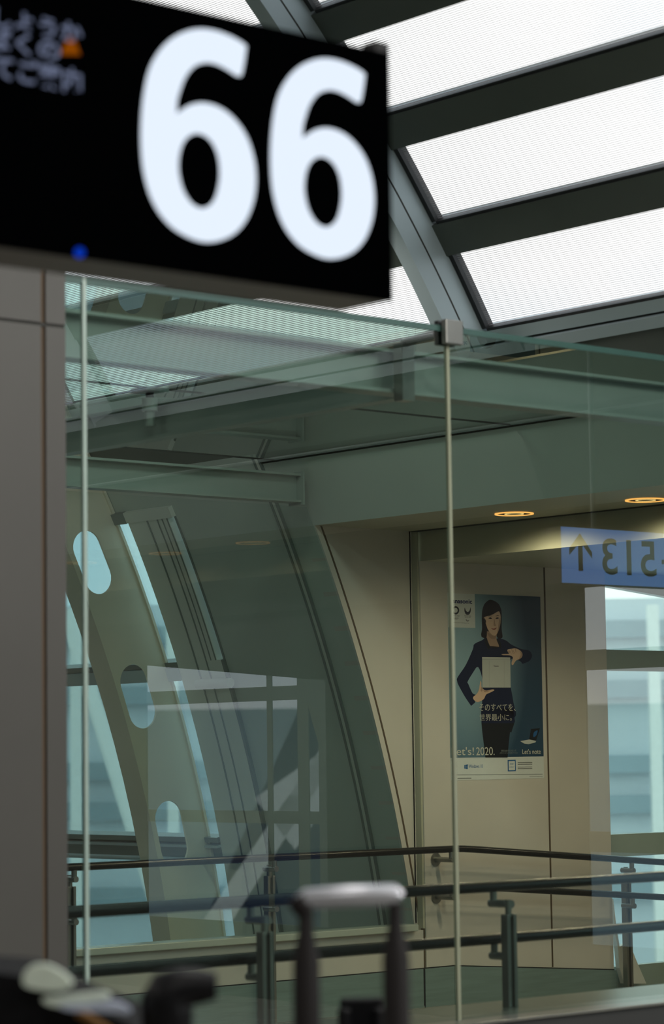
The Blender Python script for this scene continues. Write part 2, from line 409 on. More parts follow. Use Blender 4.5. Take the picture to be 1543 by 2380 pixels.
struct('trim_64', MB().box((9.566, YP-.002, Z_KICK), (9.576, YP+.02, zr(-.95))).box((9.556, YW-.004, Z_SILL), (9.566, YW+.02, Z_SOF)), M['joint'])
struct('wall_parapet', MB().box((5.2, YP, -.05), (9.566, YP+.16, Z_SILL-.035)), M['cream'])
struct('trim_65', MB().box((5.2, YP-.035, Z_SILL-.035), (9.50, YP+.10, Z_SILL)), M['sill'], bevel=.004)
struct('trim_66', MB().box((5.2, YP-.001, Z_SILL-.085), (9.56, YP+.01, Z_SILL-.082)), M['groove'])
kb = MB().prism([(5.2, YP-.006, 0), (9.556, YP-.006, 0), (9.556, YP-.006, Z_KICK-.006), (5.2, YP-.006, Z_KICK-.006)], (0, .008, 0))
kb.prism([(9.570, YP-.006, 0), (9.785, YP-.006, 0), (9.785, YP-.006, Z_KICK-.006), (9.570, YP-.006, Z_KICK-.006)], (0, .008, 0))
kb.prism([(9.787, YP-.006, 0), (11.075, YP-.006, slope(11.075)), (11.075, YP-.006, Z_KICK+slope(11.075)-.006), (9.787, YP-.006, Z_KICK-.006)], (0, .008, 0))
struct('baseboard_passage', kb, M['kick'])
struct('trim_68', MB().prism([(5.2, YP-.002, Z_KICK-.007), (9.789, YP-.002, Z_KICK-.007), (11.06, YP-.002, Z_KICK+slope(11.06)-.007), (11.06, YP-.002, Z_KICK+slope(11.06)), (9.789, YP-.002, Z_KICK), (5.2, YP-.002, Z_KICK)], (0, .004, 0)), M['dark'])
struct('trim_67', MB().box((9.556, YP-.004, .01), (9.570, YP+.04, Z_KICK-.006)), M['dark'])
# far end of the passage wall: glazing
yq = 10.42
t = thing('window_93', (11.9, yq, .3), kind='structure')
MB().box((xw1, yq+.02, -.3), (14, yq+.025, Z_SOF2)).build('glass_pane', G_clear, t)
MB().box((xw1, yq, zr(.462)), (14, yq+.06, zr(.585))).box((xw1, yq, zr(-.628)), (14, yq+.06, zr(-.497))).box((xw1, yq, -.45), (14, yq+.06, zr(-1.262))).build('frame', M['paleframe'], t)
MB().prism([(xw1, yq, zr(.972)), (14, yq, zr(.70)), (14, yq, zr(1.1)), (xw1, yq, zr(1.112))], (0, .06, 0)).build('header', M['slate'], t)
struct('wall_end', MB().box((14.0, 6.85, -.6), (14.1, 10.5, Z_SOF2)), M['cream'])
struct('wall_near', MB().box((9.45, 6.85, -.5), (14.1, 6.92, Z_SOF)), M['cream'])

# ------------------------------------------------------------------ left wall panel and kerb carrying the partition
xk = 4.745
t = thing('wall_left', (4.2, YG, 0), kind='structure')
MB().box((2.6, YG-.03, 0), (4.648, YG+.10, zr(1.375))).box((2.6, YG-.03, zr(1.387)), (4.648, YG+.10, zr(1.585))).box((4.668, YG-.03, 0), (xk-.001, YG+.10, zr(1.375))).box((4.668, YG-.03, zr(1.387)), (xk-.001, YG+.10, zr(1.585))).build('panel', M['column'], t)
MB().box((4.648, YG-.022, 0), (4.668, YG+.09, zr(1.585))).build('joint', M['joint'], t)
MB().box((2.6, YG-.026, zr(1.375)), (xk-.002, YG+.08, zr(1.387))).build('joint', M['groove'], t)
struct('wall_kerb', MB().box((xk, 6.70, 0), (9.35, 7.20, Z_CURB-.012)), M['darkpanel'])
struct('trim_70', MB().box((xk, 6.69, Z_CURB-.012), (9.35, 7.21, Z_CURB)), M['kerbtop'], bevel=.003)

# ------------------------------------------------------------------ glass partition
def pane(x0, x1, label):
    t = thing('partition_screen', ((x0+x1)/2, YG, Z_CURB), label, 'glass screen', 'glass panes of the partition')
    MB().add([(x0, YG, Z_CURB), (x1, YG, Z_CURB), (x1, YG, Z_ROOF), (x0, YG, Z_ROOF)], [(0, 1, 2, 3)]).build('pane', G_front, t)
    MB().box((x0, YG-.006, Z_ROOF-.020), (x1, YG+.006, Z_ROOF+.002)).build('top_edge', M['glassedge2'], t)
    return t
M['glassedge2'] = mat('dark_green_glass_edge', (.05, .11, .095), .2, noise=.05)
pane(xk, 4.829, 'narrow clear glass pane beside the warm grey wall panel')
pane(4.843, 6.458, 'wide reflective glass pane below the black gate number sign')
pane(6.474, 9.0, 'tall greenish glass pane mirroring a blue sign')
for x, lab in ((4.836, 'pale vertical glass joint nearest the warm grey wall panel'), (6.466, 'pale vertical glass joint crossing the poster edge')):
    o = MB().box((x-.007, YG-.007, Z_CURB), (x+.007, YG+.007, Z_ROOF-.07 if x > 6 else Z_ROOF)).build('glass_joint', M['glassedge'] if x > 6 else M['greyedge'])
    tag(o, lab, 'glass joint', 'joints between partition panes')
t = thing('glass_clamp', (6.476, YG, zr(1.485)), 'square steel clamp gripping the top of the glass partition', 'clamp')
MB().box((6.432, YG-.035, zr(1.487)), (6.520, YG-.008, zr(1.578))).build('plate', M['column2'] if 'column2' in M else M['postm'], t, bevel=.004)
MB().box((6.432, YG+.008, zr(1.487)), (6.520, YG+.03, zr(1.578))).build('plate', M['dark'], t, bevel=.004)
MB().tube([(6.44, YG+.03, zr(1.532)), (6.44, YG+.20, zr(1.520))], .017).build('arm', M['postm'], t)
MB().box((6.41, YG+.18, zr(1.30)), (6.47, YG+.23, zr(1.515))).build('bracket', M['postm'], t)

# canopy: glass roof, fitting, steel beams
def canopy(x0, x1, y0, y1, label):
    t = thing('canopy_panel', ((x0+x1)/2, (y0+y1)/2, Z_ROOF), label, 'glass roof panel', 'glass panes of the canopy roof')
    MB().add([(x0, y0, Z_ROOF), (x1, y0, Z_ROOF), (x1, y1, Z_ROOF), (x0, y1, Z_ROOF)], [(0, 1, 2, 3)]).build('pane', G_roof, t)
    e = MB(); w_ = .006
    e.box((x0, y1-w_, Z_ROOF-.004), (x1, y1, Z_ROOF+.004)).box((x1-w_, y0, Z_ROOF-.004), (x1, y1, Z_ROOF+.004))
    e.build('edge_seal', M['groove'], t)
    return t
cp = canopy(4.2, 6.53, YG+.04, 8.70, 'glass roof pane in front of the cross beam, behind the partition top')
MB().add([(4.2, 7.28, Z_ROOF+.003), (6.5, 7.28, Z_ROOF+.003), (6.5, 8.21, Z_ROOF+.003), (4.2, 8.21, Z_ROOF+.003)], [(0, 1, 2, 3)]).build('reflected_band', G_band, cp)  # added sheet whose tint stands in for a reflected grey band
canopy(4.2, 6.53, 8.71, 10.48, 'glass roof pane beyond the square fitting, next to the perforated rib')
canopy(6.54, 8.69, YG+.04, 8.70, 'glass roof pane above the downlights between both beams')
canopy(6.54, 8.69, 8.71, 10.48, 'glass roof pane over the far beam, meeting the curved wall')
def ibeam(name, a, b, hgt, wid, axis, label, wall=.012):
    """I section along x or y; a = start (centre of top flange), b = end"""
    t = thing(name, ((a[0]+b[0])/2, (a[1]+b[1])/2, a[2]-hgt), label, 'steel beam')
    (x0, y0, z), (x1, y1, _) = a, b; h = wid/2
    if axis == 'x':
        MB().box((x0, y0-h, z-wall), (x1, y0+h, z)).build('flange', M['beam'], t)
        MB().box((x0, y0-h, z-hgt), (x1, y0+h, z-hgt+wall)).build('flange', M['beam'], t)
        MB().box((x0, y0-.006, z-hgt+wall), (x1, y0+.006, z-wall)).build('web', M['beam'], t)
    else:
        MB().box((x0-h, y0, z-wall), (x0+h, y1, z)).build('flange', M['beam'], t)
        MB().box((x0-h, y0, z-hgt), (x0+h, y1, z-hgt+wall)).build('flange', M['beam'], t)
        MB().box((x0-.006, y0, z-hgt+wall), (x0+.006, y1, z-wall)).build('web', M['beam'], t)
    return t
t = ibeam('steel_beam', (4.3, 7.09, zr(1.50)), (8.75, 7.09, zr(1.50)), .165, .10, 'x', 'long grey steel beam just behind the glass partition, under the canopy')
MB().box((6.50, 7.04, zr(1.347)), (6.512, 7.14, zr(1.488))).build('stiffener', M['beam'], t)
ibeam('steel_beam', (6.60, 7.15, zr(1.498)), (6.60, 10.26, zr(1.498)), .155, .07, 'y', 'dark cross beam carrying the square roof fitting')
t = ibeam('steel_beam', (6.2, 10.32, zr(1.465)), (8.70, 10.32, zr(1.465)), .152, .09, 'x', 'far steel beam ending at the curved wall by the fascia')
MB().box((8.70, 10.26, zr(1.30)), (8.712, 10.38, zr(1.475))).build('end_plate', M['beam'], t)
t = thing('glass_fitting', (6.53, 8.70, zr(1.40)), 'small square patch fitting holding four roof panes at their crossing', 'fitting')
MB().box((6.47, 8.64, Z_ROOF-.022), (6.59, 8.76, Z_ROOF-.002)).build('plate', M['fit'] if 'fit' in M else M['frame'], t, bevel=.004)
MB().tube([(6.53, 8.70, Z_ROOF-.022), (6.53, 8.70, Z_ROOF-.045)], .018).build('neck', M['dark'], t)
MB().tube([(6.53, 8.70, Z_ROOF-.045), (6.53, 8.70, Z_ROOF-.10)], .034).tube([(6.53, 8.70, Z_ROOF-.10), (6.53, 8.70, Z_ROOF-.165)], .022).build('stem', M['beam'], t)
# glass above the parapet
t = thing('parapet_screen', (8, YP-.01, Z_SILL), 'far glass pane standing on the pale sill before the perforated rib', 'glass screen')
pl = [(5.2, YP+.03, Z_SILL), (xv(Z_SILL)-.03, YP+.03, Z_SILL), (xv(zr(-.3))-.03, YP+.03, zr(-.3)), (xv(zr(.4))-.03, YP+.03, zr(.4)), (xv(zr(1.0))-.03, YP+.03, zr(1.0)), (xv(zr(1.3))-.03, YP+.03, zr(1.3)), (5.2, YP+.03, zr(1.3))]
MB().flat(pl).build('pane', G_clear, t)

# ------------------------------------------------------------------ downlights
def downlight(x, y, label, Z_SOF=Z_SOF):
    t = thing('downlight', (x, y, Z_SOF), label, 'downlight', 'warm downlights in the passage soffit')
    n = 40; mb = MB(); vs = []; fs = []
    prof = [(.088, -.001), (.100, -.001), (.100, -.006), (.088, -.006)]
    for i in range(n):
        a = 2*pi*i/n; vs += [(x+r_*cos(a), y+r_*sin(a), Z_SOF+z_) for r_, z_ in prof]
    for i in range(n):
        j = (i+1) % n
        for k in range(4): l = (k+1) % 4; fs.append((i*4+k, j*4+k, j*4+l, i*4+l))
    MB().add(vs, fs, True).build('rim', M['lampring'], t)
    vs = [(x+.088*cos(2*pi*i/n), y+.088*sin(2*pi*i/n), Z_SOF-.002) for i in range(n)]
    MB().add(vs, [tuple(range(n))]).build('reflector', M['groove'], t)
    vs = []; fs = []
    prof = [(.040, -.003), (.050, -.003), (.050, -.0045), (.040, -.0045)]
    for i in range(n):
        a = 2*pi*i/n; vs += [(x+r_*cos(a), y+r_*sin(a), Z_SOF+z_) for r_, z_ in prof]
    for i in range(n):
        j = (i+1) % n
        for k in range(4): l = (k+1) % 4; fs.append((i*4+k, j*4+k, j*4+l, i*4+l))
    MB().add(vs, fs, True).build('lamp', M['lampcore'], t)
    ld = bpy.data.lights.new('downlight_beam', 'SPOT'); ld.energy = DOWN; ld.color = (1.0, .76, .50); ld.spot_size = radians(168); ld.spot_blend = .8; ld.shadow_soft_size = .06
    lo = bpy.data.objects.new('downlight_beam', ld); C.objects.link(lo); lo.location = (x, y, Z_SOF-.02); lo.parent = t; lo.matrix_parent_inverse = t.matrix_world.inverted()
DOWN = 66
downlight(9.294, 9.296, 'warm round downlight directly above the poster')
downlight(9.328, 8.426, 'warm round downlight above the blue mirrored sign, at the picture edge')
downlight(9.33, 7.55, 'warm round downlight in the soffit nearest the partition')
downlight(10.5, 8.9, 'added unseen downlight deep in the passage, level with the poster', Z_SOF2)  # added out of view to brighten the passage walls
downlight(12.2, 8.9, 'added unseen downlight furthest down the ramp', Z_SOF2)  # likewise an added, unseen light for the passage

# added fill lamps: ceiling luminaires kept out of view to brighten the hall
def luminaire(x, y, z, e, L=1.2, label='added unseen ceiling luminaire hanging over the hall', group='added hall luminaires'):
    t = thing('added_ceiling_light', (x, y, z), label, 'added ceiling light', group)
    MB().box((x-.15, y-L, z+.02), (x+.15, y+L, z+.10)).build('housing', M['white'], t)
    MB().tube([(x, y, z+.10), (x, y, ZC+sqrt(RC**2-(x-XC)**2))], .005).build('hanger', M['frame'], t)
    ld = bpy.data.lights.new('fill_light', 'AREA'); ld.shape = 'RECTANGLE'; ld.size = .26; ld.size_y = 2*L-.1; ld.energy = e; ld.color = (1, .96, .90)
    lo = bpy.data.objects.new('fill_light', ld); C.objects.link(lo); lo.location = (x, y, z+.01); lo.parent = t; lo.matrix_parent_inverse = t.matrix_world.inverted()
FILL = 100
for x, y in ((0, 0), (3.2, -2.0), (-3, 5), (0.5, 9.5), (3.5, 4.5)): luminaire(x, y, 5.0, FILL)
for x, y in ((7.2, 3.6), (7.2, .6), (6.8, -2.4)): luminaire(x, y, 4.3, FILL*1.6)
luminaire(7.45, 9.15, 3.80, 15, .25, 'added short luminaire over the glass canopy, behind the gate sign', None)  # lamp added to brighten the perforated rib, hidden by the sign

# ------------------------------------------------------------------ handrails
def rail_tube(name, pts, parent, rad=.0195):
    return MB().tube(pts, rad, 18).build(name, M['rail'], parent)
def crank(x, y, z, dy, parent, post_top=None):
    """bracket under a rail: stub down, pin across to the post"""
    MB().tube([(x, y, z-.015), (x, y, z-.058)], .014, 12).tube([(x-.0, y+(.018 if dy < 0 else -.018), z-.058), (x, y+dy*1.18, z-.058)], .015, 14).build('bracket', M['postm'], parent)
def post(x, y, ztop, zbot, parent):
    m = MB().box((x-.024, y-.018, zbot), (x-.008, y+.018, ztop)).box((x+.010, y-.018, zbot), (x+.026, y+.018, ztop)).box((x-.008, y-.004, zbot), (x+.010, y+.012, ztop-.01))
    o = m.build('post', M['postm'], parent, bevel=.002)
    MB().tube([(x, y, ztop+.055), (x, y, ztop-.01)], .013, 12).build('pin', M['postm'], o)
    return o
# near rail on the kerb
t = thing('handrail', (6.5, 7.1, Z_CURB), 'near double handrail with dark rails on steel posts standing on the kerb', 'handrail')
zA, zB = zr(-.515), zr(-.712)
rail_tube('rail', [(4.80, 7.1, zA), (7, 7.1, zA), (9.2, 7.1, zA)], t, .021); rail_tube('rail', [(4.80, 7.1, zB), (7, 7.1, zB), (9.2, 7.1, zB)], t, .021)
for x in (5.735, 6.925, 8.12):
    po = post(x, 7.0, zA-.10, Z_CURB, t)
    crank(x+.02, 7.1, zA-.005, -.085, po); crank(x+.02, 7.1, zB-.005, -.085, po)
# far rail along the parapet and down the ramp
t = thing('handrail', (8.5, 10.22, 0), 'far double handrail bending down the ramp below the poster', 'handrail')
XB, YF = 9.745, 10.20
zf = lambda x, z: z if x < XB else z - (x-XB)/12.0
for z0 in (zr(-.525), zr(-.727)):
    rail_tube('rail', [(5.3, YF, z0), (7.5, YF, z0), (XB-.06, YF, z0), (XB, YF, z0-.0015), (XB+.08, YF, zf(XB+.08, z0)), (11, YF, zf(11, z0)), (13.5, YF, zf(13.5, z0))], t, .019)
for x, zb_ in ((5.94, 0), (7.205, 0), (8.445, 0), (11.115, slope(11.115))):
    zz = zf(x, 0)
    po = post(x, YF+.066, zr(-.62)+zz, zb_, t)
    crank(x-.02, YF, zr(-.525)+zz, .066, po); crank(x-.02, YF, zr(-.727)+zz, .066, po)
for z0 in (zr(-.525), zr(-.727)):            # wall brackets with round roses
    MB().tube([(9.665, YF, z0-.015), (9.665, YF, z0-.058)], .013, 12).tube([(9.665, YF-.016, z0-.058), (9.665, YP, z0-.058)], .014, 14).build('bracket', M['postm'], t)
    MB().tube([(9.665, YP-.006, z0-.058), (9.665, YP+.0, z0-.058)], .036, 24).build('rose', M['postm'], t)

# ------------------------------------------------------------------ gate sign
YS = 4.0
sp = lambda x, y, d=0: P(x, y, 'y', YS-d)
sx1 = sp(900, 400).x; sz0 = sp(600, 659).z; sz1 = sp(600, 61).z
t = thing('gate_sign', (2.8, YS+.08, sz0), 'black gate sign with large glowing white number 66', 'sign')
MB().box((1.5, YS, sz0), (sx1, YS+.16, sz1)).build('housing', M['housing'], t, bevel=.004)
MB().box((1.5, YS-.012, sz0), (sx1, YS-.0005, sz1)).build('screen', M['screen'], t)
scr = bpy.data.objects['screen']
MB().box((sx1-.040, YS-.012, sz1), (sx1, YS+.03, sz1+.022)).build('hanger_bracket', M['black'], t)
MB().tube([(1.7, YS+.08, sz1), (1.7, YS+.08, 6.9)], .02).tube([(2.2, YS+.08, sz1), (2.2, YS+.08, 6.9)], .02).build('suspension_rod', M['frame'], t)
six = [(1180,275),(1100,215),(980,155),(850,112),(720,95),(600,108),(480,152),(380,218),(290,312),(210,440),(160,580),(125,760),(105,950),(97,1150),(103,1350),(122,1520),(165,1700),(225,1850),(310,1985),(420,2100),(550,2180),(680,2230),(790,2242),(900,2225),(1010,2180),(1100,2110),(1180,2000),(1240,1850),(1268,1700),(1272,1550),(1252,1390),(1205,1230),(1140,1100),(1050,985),(950,900),(840,847),(730,826),(630,838),(550,872),(478,935),(495,830),(520,740),(560,630),(610,550),(670,495),(750,470),(830,478),(900,505),(980,550),(1040,590),(1095,605),(1132,570),(1160,430)]
hole = [(655,1168),(600,1192),(550,1252),(517,1350),(505,1470),(517,1580),(547,1690),(595,1780),(650,1840),(720,1868),(785,1843),(832,1780),(862,1680),(877,1570),(872,1450),(852,1350),(812,1262),(760,1202),(705,1173)]
to3 = lambda q, d: sp(300+q[0]*.23529, 40+q[1]*.23529, d)
D = .0135
def inset(pts, d):
    out = []; n = len(pts)
    ar = sum(pts[i][0]*pts[(i+1) % n][1]-pts[(i+1) % n][0]*pts[i][1] for i in range(n)); sg = 1 if ar > 0 else -1
    for i in range(n):
        a, b, c = Vector(pts[i-1]), Vector(pts[i]), Vector(pts[(i+1) % n])
        e1 = (b-a).normalized(); e2 = (c-b).normalized(); m_ = Vector((-e1.y-e2.y, e1.x+e2.x))*sg
        l_ = max(m_.length, .8); m_ = m_/l_*(2/l_ if l_ > 1.2 else 1.0)
        out.append(tuple(b+m_*d))
    return out
o6 = [to3(q, D) for q in catmull(inset(six, 19), (0, 39))]; h6 = [to3(q, D) for q in catmull(inset(hole, -17))]
dx = sp(621.0, 360, D).x - sp(322.6, 320, D).x
dz = (sp(770, 612, D).z - sp(485, 567.5, D).z)
sc2 = 1.0
dig = MB().flat(o6, h6).build('digit', M['digit'], scr)
sh = Vector((dx, 0, dz)); c6 = sum(o6, Vector())/len(o6)
o2 = [c6+(p-c6)*.978+sh for p in o6]; h2 = [c6+(p-c6)*.978+sh for p in h6]
MB().flat(o2, h2).build('digit', M['digit'], scr)
MB().tube([sp(185, 587, .012), sp(185, 587, .018)], .0105, 20).build('indicator_light', M['led'], t)
tri = [sp(140, 127, D), sp(187, 128, D), sp(172, 86, D), sp(158, 86, D)]
MB().flat(tri).build('warning_triangle', M['amber'], scr)

def text(body, name, m, parent, x0, zbase, wid, hgt, y, mirror=False, bold=0.0, rev=False):
    """lettering built from the built-in font, flattened onto a plane y = const, facing -y (or +y when rev)"""
    c = bpy.data.curves.new(name, 'FONT'); c.body = body; c.offset = bold
    o = bpy.data.objects.new(name, c); C.objects.link(o); bpy.context.view_layer.update()
    dg = bpy.context.evaluated_depsgraph_get(); me = bpy.data.meshes.new_from_object(o.evaluated_get(dg))
    bpy.data.objects.remove(o)
    xs = [v.co.x for v in me.vertices]; ys = [v.co.y for v in me.vertices]
    ax, bx, ay, by = min(xs), max(xs), min(ys), max(ys)
    for v in me.vertices:
        u = (v.co.x-ax)/(bx-ax)*wid; h_ = (v.co.y-ay)/(by-ay)*hgt
        v.co = (x0-u, y, zbase+h_) if rev else (x0+u, y, zbase+h_)
    me.materials.clear(); me.materials.append(m); me.name = name
    o = bpy.data.objects.new(name, me); C.objects.link(o)
    o.parent = parent; o.matrix_parent_inverse = parent.matrix_world.inverted()
    return o
for body, (xa, ya), (xb, yb), hh in (('しようか', (-15, 62), (192, 76), .040), ('ぱくの', (-30, 112), (140, 124), .044), ('てご案内', (-15, 182), (190, 198), .050)):
    a, b = sp(xa, ya, D), sp(xb, yb, D)
    text(body, 'small_text', M['glyph'], scr, a.x, a.z, b.x-a.x, hh, YS-D, bold=.03)

# mirrored direction sign, hanging over the hall beside the passage
yd = 2*YG - 7.9
t = thing('direction_sign', (8.6, yd-.05, zr(.73)), 'lit blue direction sign with arrow and 513, seen mirrored in the glass', 'sign')
MB().box((8.187, yd-.10, zr(.734)), (8.95, yd-.004, zr(.982))).build('housing', M['housing'], t)
MB().add([(8.187, yd, zr(.734)), (8.95, yd, zr(.734)), (8.95, yd, zr(.982)), (8.187, yd, zr(.982))], [(0, 1, 2, 3)]).build('face', M['signblue'], t)
fc = bpy.data.objects['face']
MB().tube([(8.45, yd-.05, zr(.98)), (8.45, yd-.05, ZC+sqrt(RC**2-(8.45-XC)**2))], .012).build('hanger', M['frame'], t)
ye = yd+.003
ar = [(8.304, .958), (8.380, .876), (8.380, .846), (8.320, .905), (8.320, .789), (8.291, .789), (8.291, .905), (8.234, .858), (8.234, .888)]
MB().flat([(x, ye, zr(z)) for x, z in ar]).build('arrow', M['signdark'], fc)
text('513', 'number', M['signdark'], fc, 8.805, zr(.779), 8.805-8.445, .164, ye, rev=True, bold=.012)
text('-', 'number', M['signdark'], fc, 8.89, zr(.84), .05, .02, ye, rev=True, bold=.01)

# ------------------------------------------------------------------ poster
pm = {}
def pmat(n, c, r=.45):
    if n not in pm: pm[n] = mat('print_'+n, c, r, spec=.08, noise=.015, nscale=20)
    return pm[n]
E0 = .0016
pq = lambda x, y, l=0: P(x, y, 'y', YP-E0-.0002*l)
a4 = lambda q: (1000+q[0]*.18795, 1370+q[1]*.18795)
b4 = lambda q: (1000+q[0]*.18795, 1600+q[1]*.18795)
px0, px1 = 9.789, 10.517; pz0, pz1 = zr(-.158), zr(.872)
t = thing('poster', ((px0+px1)/2, YP, pz0), 'advertising poster of a woman in a dark suit holding a silver laptop', 'poster')
MB().box((px0, YP-.0012, pz0), (px1, YP-.0002, pz1)).build('paper', pmat('white', (.66, .69, .70)), t)
# photograph area with its printed light-to-dark blue backdrop
bg = bpy.data.materials.new('print_backdrop'); bg.use_nodes = True; nt = bg.node_tree; bs = nt.nodes['Principled BSDF']; bs.inputs['Roughness'].default_value = .4
tc = nt.nodes.new('ShaderNodeTexCoord'); mp = nt.nodes.new('ShaderNodeMapping'); gr = nt.nodes.new('ShaderNodeTexGradient'); gr.gradient_type = 'SPHERICAL'; rp = nt.nodes.new('ShaderNodeValToRGB')
mp.inputs['Location'].default_value = (-(px0+.14)*2.0, 0, -(pz1-.32)*1.2); mp.inputs['Scale'].default_value = (2.0, 0, 1.2)
rp.color_ramp.elements[0].position = .05; rp.color_ramp.elements[0].color = (.008, .048, .10, 1); rp.color_ramp.elements[1].position = .85; rp.color_ramp.elements[1].color = (.28, .44, .54, 1)
nt.links.new(tc.outputs['Object'], mp.inputs['Vector']); nt.links.new(mp.outputs['Vector'], gr.inputs['Vector']); nt.links.new(gr.outputs['Color'], rp.inputs['Fac']); nt.links.new(rp.outputs['Color'], bs.inputs['Base Color'])
zb = zr(-.035)
MB().add([(px0, YP-E0, zb), (px1, YP-E0, zb), (px1, YP-E0, pz1), (px0, YP-E0, pz1)], [(0, 1, 2, 3)]).build('photograph', bg, t)
def shape(name, pts, m, l, f=a4, corners=(), seg=5, smooth=True):
    q = catmull(pts, corners, seg) if smooth else pts
    return MB().flat([pq(*f(p), l) for p in q]).build(name, m, t)
suit = pmat('suit', (.008, .014, .045)); hairm = pmat('hair', (.012, .008, .006)); skin = pmat('skin', (.72, .50, .38)); skin2 = pmat('skin_shade', (.45, .30, .22))
blk = pmat('black', (.010, .012, .014)); silver = pmat('silver', (.55, .57, .56)); silver2 = pmat('silver_line', (.40, .42, .42)); pwhite = pmat('lettering', (.62, .61, .54)); ink = pmat('ink', (.04, .045, .05)); blue = pmat('blue', (.02, .12, .32)); navyp = pmat('navy', (.015, .025, .12))
shape('hair', [(750,128),(700,148),(662,195),(640,275),(638,400),(640,490),(628,560),(650,592),(700,602),(800,560),(835,600),(880,604),(893,575),(882,500),(882,300),(868,225),(830,165)], hairm, 1)
shape('neck', [(690,520),(692,590),(715,660),(745,716),(852,716),(838,650),(815,600),(812,540)], skin2, 2, corners=(3, 4))
shape('face', [(662,350),(700,322),(765,310),(845,270),(866,300),(870,390),(852,480),(825,545),(798,572),(765,560),(715,500),(690,440),(668,415)], skin, 3)
shape('ear', [(655,350),(648,390),(660,420),(680,440),(690,400),(675,360)], skin2, 3)
shape('eye', [(718,355),(742,345),(765,357),(742,366)], blk, 4); shape('eye', [(805,357),(826,345),(848,352),(828,365)], blk, 4)
shape('eyebrow', [(705,338),(740,322),(772,332),(740,328)], hairm, 4); shape('eyebrow', [(800,332),(830,320),(855,325),(830,326)], hairm, 4)
shape('nose', [(792,365),(782,440),(800,452),(818,440),(804,430)], skin2, 4)
shape('mouth', [(752,478),(782,484),(822,472),(800,497),(775,497)], pmat('lips', (.30, .09, .07)), 4)
shape('fringe', [(645,345),(700,330),(765,312),(845,270),(868,310),(876,250),(830,175),(750,135),(680,170),(645,270)], hairm, 5)
shape('hair', [(645,330),(660,360),(690,440),(700,520),(690,600),(640,590),(630,560),(640,480)], hairm, 5)
shape('hair', [(866,290),(872,390),(850,490),(822,570),(840,604),(880,604),(892,575),(882,480),(880,300)], hairm, 5)
shape('inner_top', [(735,700),(860,705),(880,860),(650,860)], blk, 2, smooth=False)
shape('jacket', [(690,585),(650,622),(545,675),(525,740),(440,930),(338,1085),(332,1135),(352,1190),(430,1330),(505,1440),(552,1400),(560,1310),(520,1280),(470,1170),(462,1140),(520,1040),(588,958),(640,1090),(645,1230),(640,1400),(632,1560),(720,1585),(1040,1585),(1028,1400),(990,1190),(985,880),(1095,880),(1140,920),(1215,890),(1255,835),(1245,780),(1200,748),(1120,735),(1000,680),(930,628),(820,608),(850,716),(745,716)], suit, 3, corners=(9, 10, 24, 27, 38, 39))
shape('jacket_hem', [(635,240),(632,430),(1030,430),(1047,410),(1025,250)], suit, 3, f=b4, smooth=False)
shape('skirt', [(632,425),(640,520),(662,700),(680,855),(955,855),(968,700),(985,540),(1002,545),(1045,410)], blk, 2, f=b4, smooth=False)
shape('laptop', [(640,835),(988,840),(993,1213),(645,1213)], silver, 6, smooth=False)
shape('laptop_line', [(641,862),(988,866),(988,872),(641,868)], silver2, 7, smooth=False)
for x in (728, 912): shape('laptop_line', [(x,880),(x+3,880),(x+3,1208),(x,1208)], silver2, 7, smooth=False)
shape('hand', [(620,1130),(612,1170),(600,1240),(575,1290),(535,1325),(530,1350),(560,1385),(600,1390),(660,1355),(690,1300),(740,1275),(790,1248),(770,1236),(700,1250),(672,1245),(648,1225),(632,1200),(630,1150)], skin, 8)
shape('hand', [(885,800),(900,812),(980,815),(1020,840),(1005,900),(1008,930),(1025,930),(1060,880),(1120,850),(1140,800),(1110,755),(1050,728),(1000,735),(955,745),(960,775),(975,795)], skin, 8)
shape('finger_line', [(985,765),(1000,800),(1004,798),(990,763)], skin2, 9); shape('finger_line', [(1020,755),(1040,790),(1044,788),(1026,753)], skin2, 9)
def ptext(body, name, m, x0, x1, ybase, ytop, l=9, f=None, bold=0.0):
    g = f or (lambda q: q)
    A_, B_, T_ = pq(*g((x0, ybase)), l), pq(*g((x1, ybase)), l), pq(*g((x0, ytop)), l)
    return text(body, name, m, t, A_.x, A_.z, B_.x-A_.x, T_.z-A_.z, A_.y, bold=bold)
ptext('そのすべてを、', 'headline', pwhite, 605, 1055, 280, 190, f=b4)
ptext('世界最小に。', 'headline', pwhite, 608, 1008, 402, 315, f=b4)
ptext("Let's!", 'slogan', pwhite, 262, 540, 828, 728, f=b4); ptext('2020.', 'slogan', pwhite, 568, 795, 828, 728, f=b4)
ptext("Let's note", 'product_name', pwhite, 1138, 1365, 812, 752, f=b4, bold=.01)
ptext('東京2020オリンピック', 'small_print', pmat('dim', (.30, .33, .32)), 878, 1060, 782, 758, f=b4)
ptext('パラリンピック公式パソコン', 'small_print', pm['dim'], 858, 1080, 812, 788, f=b4)
shape('small_laptop', [(1245,500),(1355,492),(1308,645),(1222,632)], blk, 2, f=b4, smooth=False)
shape('small_laptop_screen', [(1280,545),(1325,520),(1310,580),(1275,600)], blue, 3, f=b4)
shape('small_laptop_base', [(1112,652),(1225,632),(1308,650),(1300,668),(1215,690),(1160,682)], silver, 3, f=b4, smooth=False)
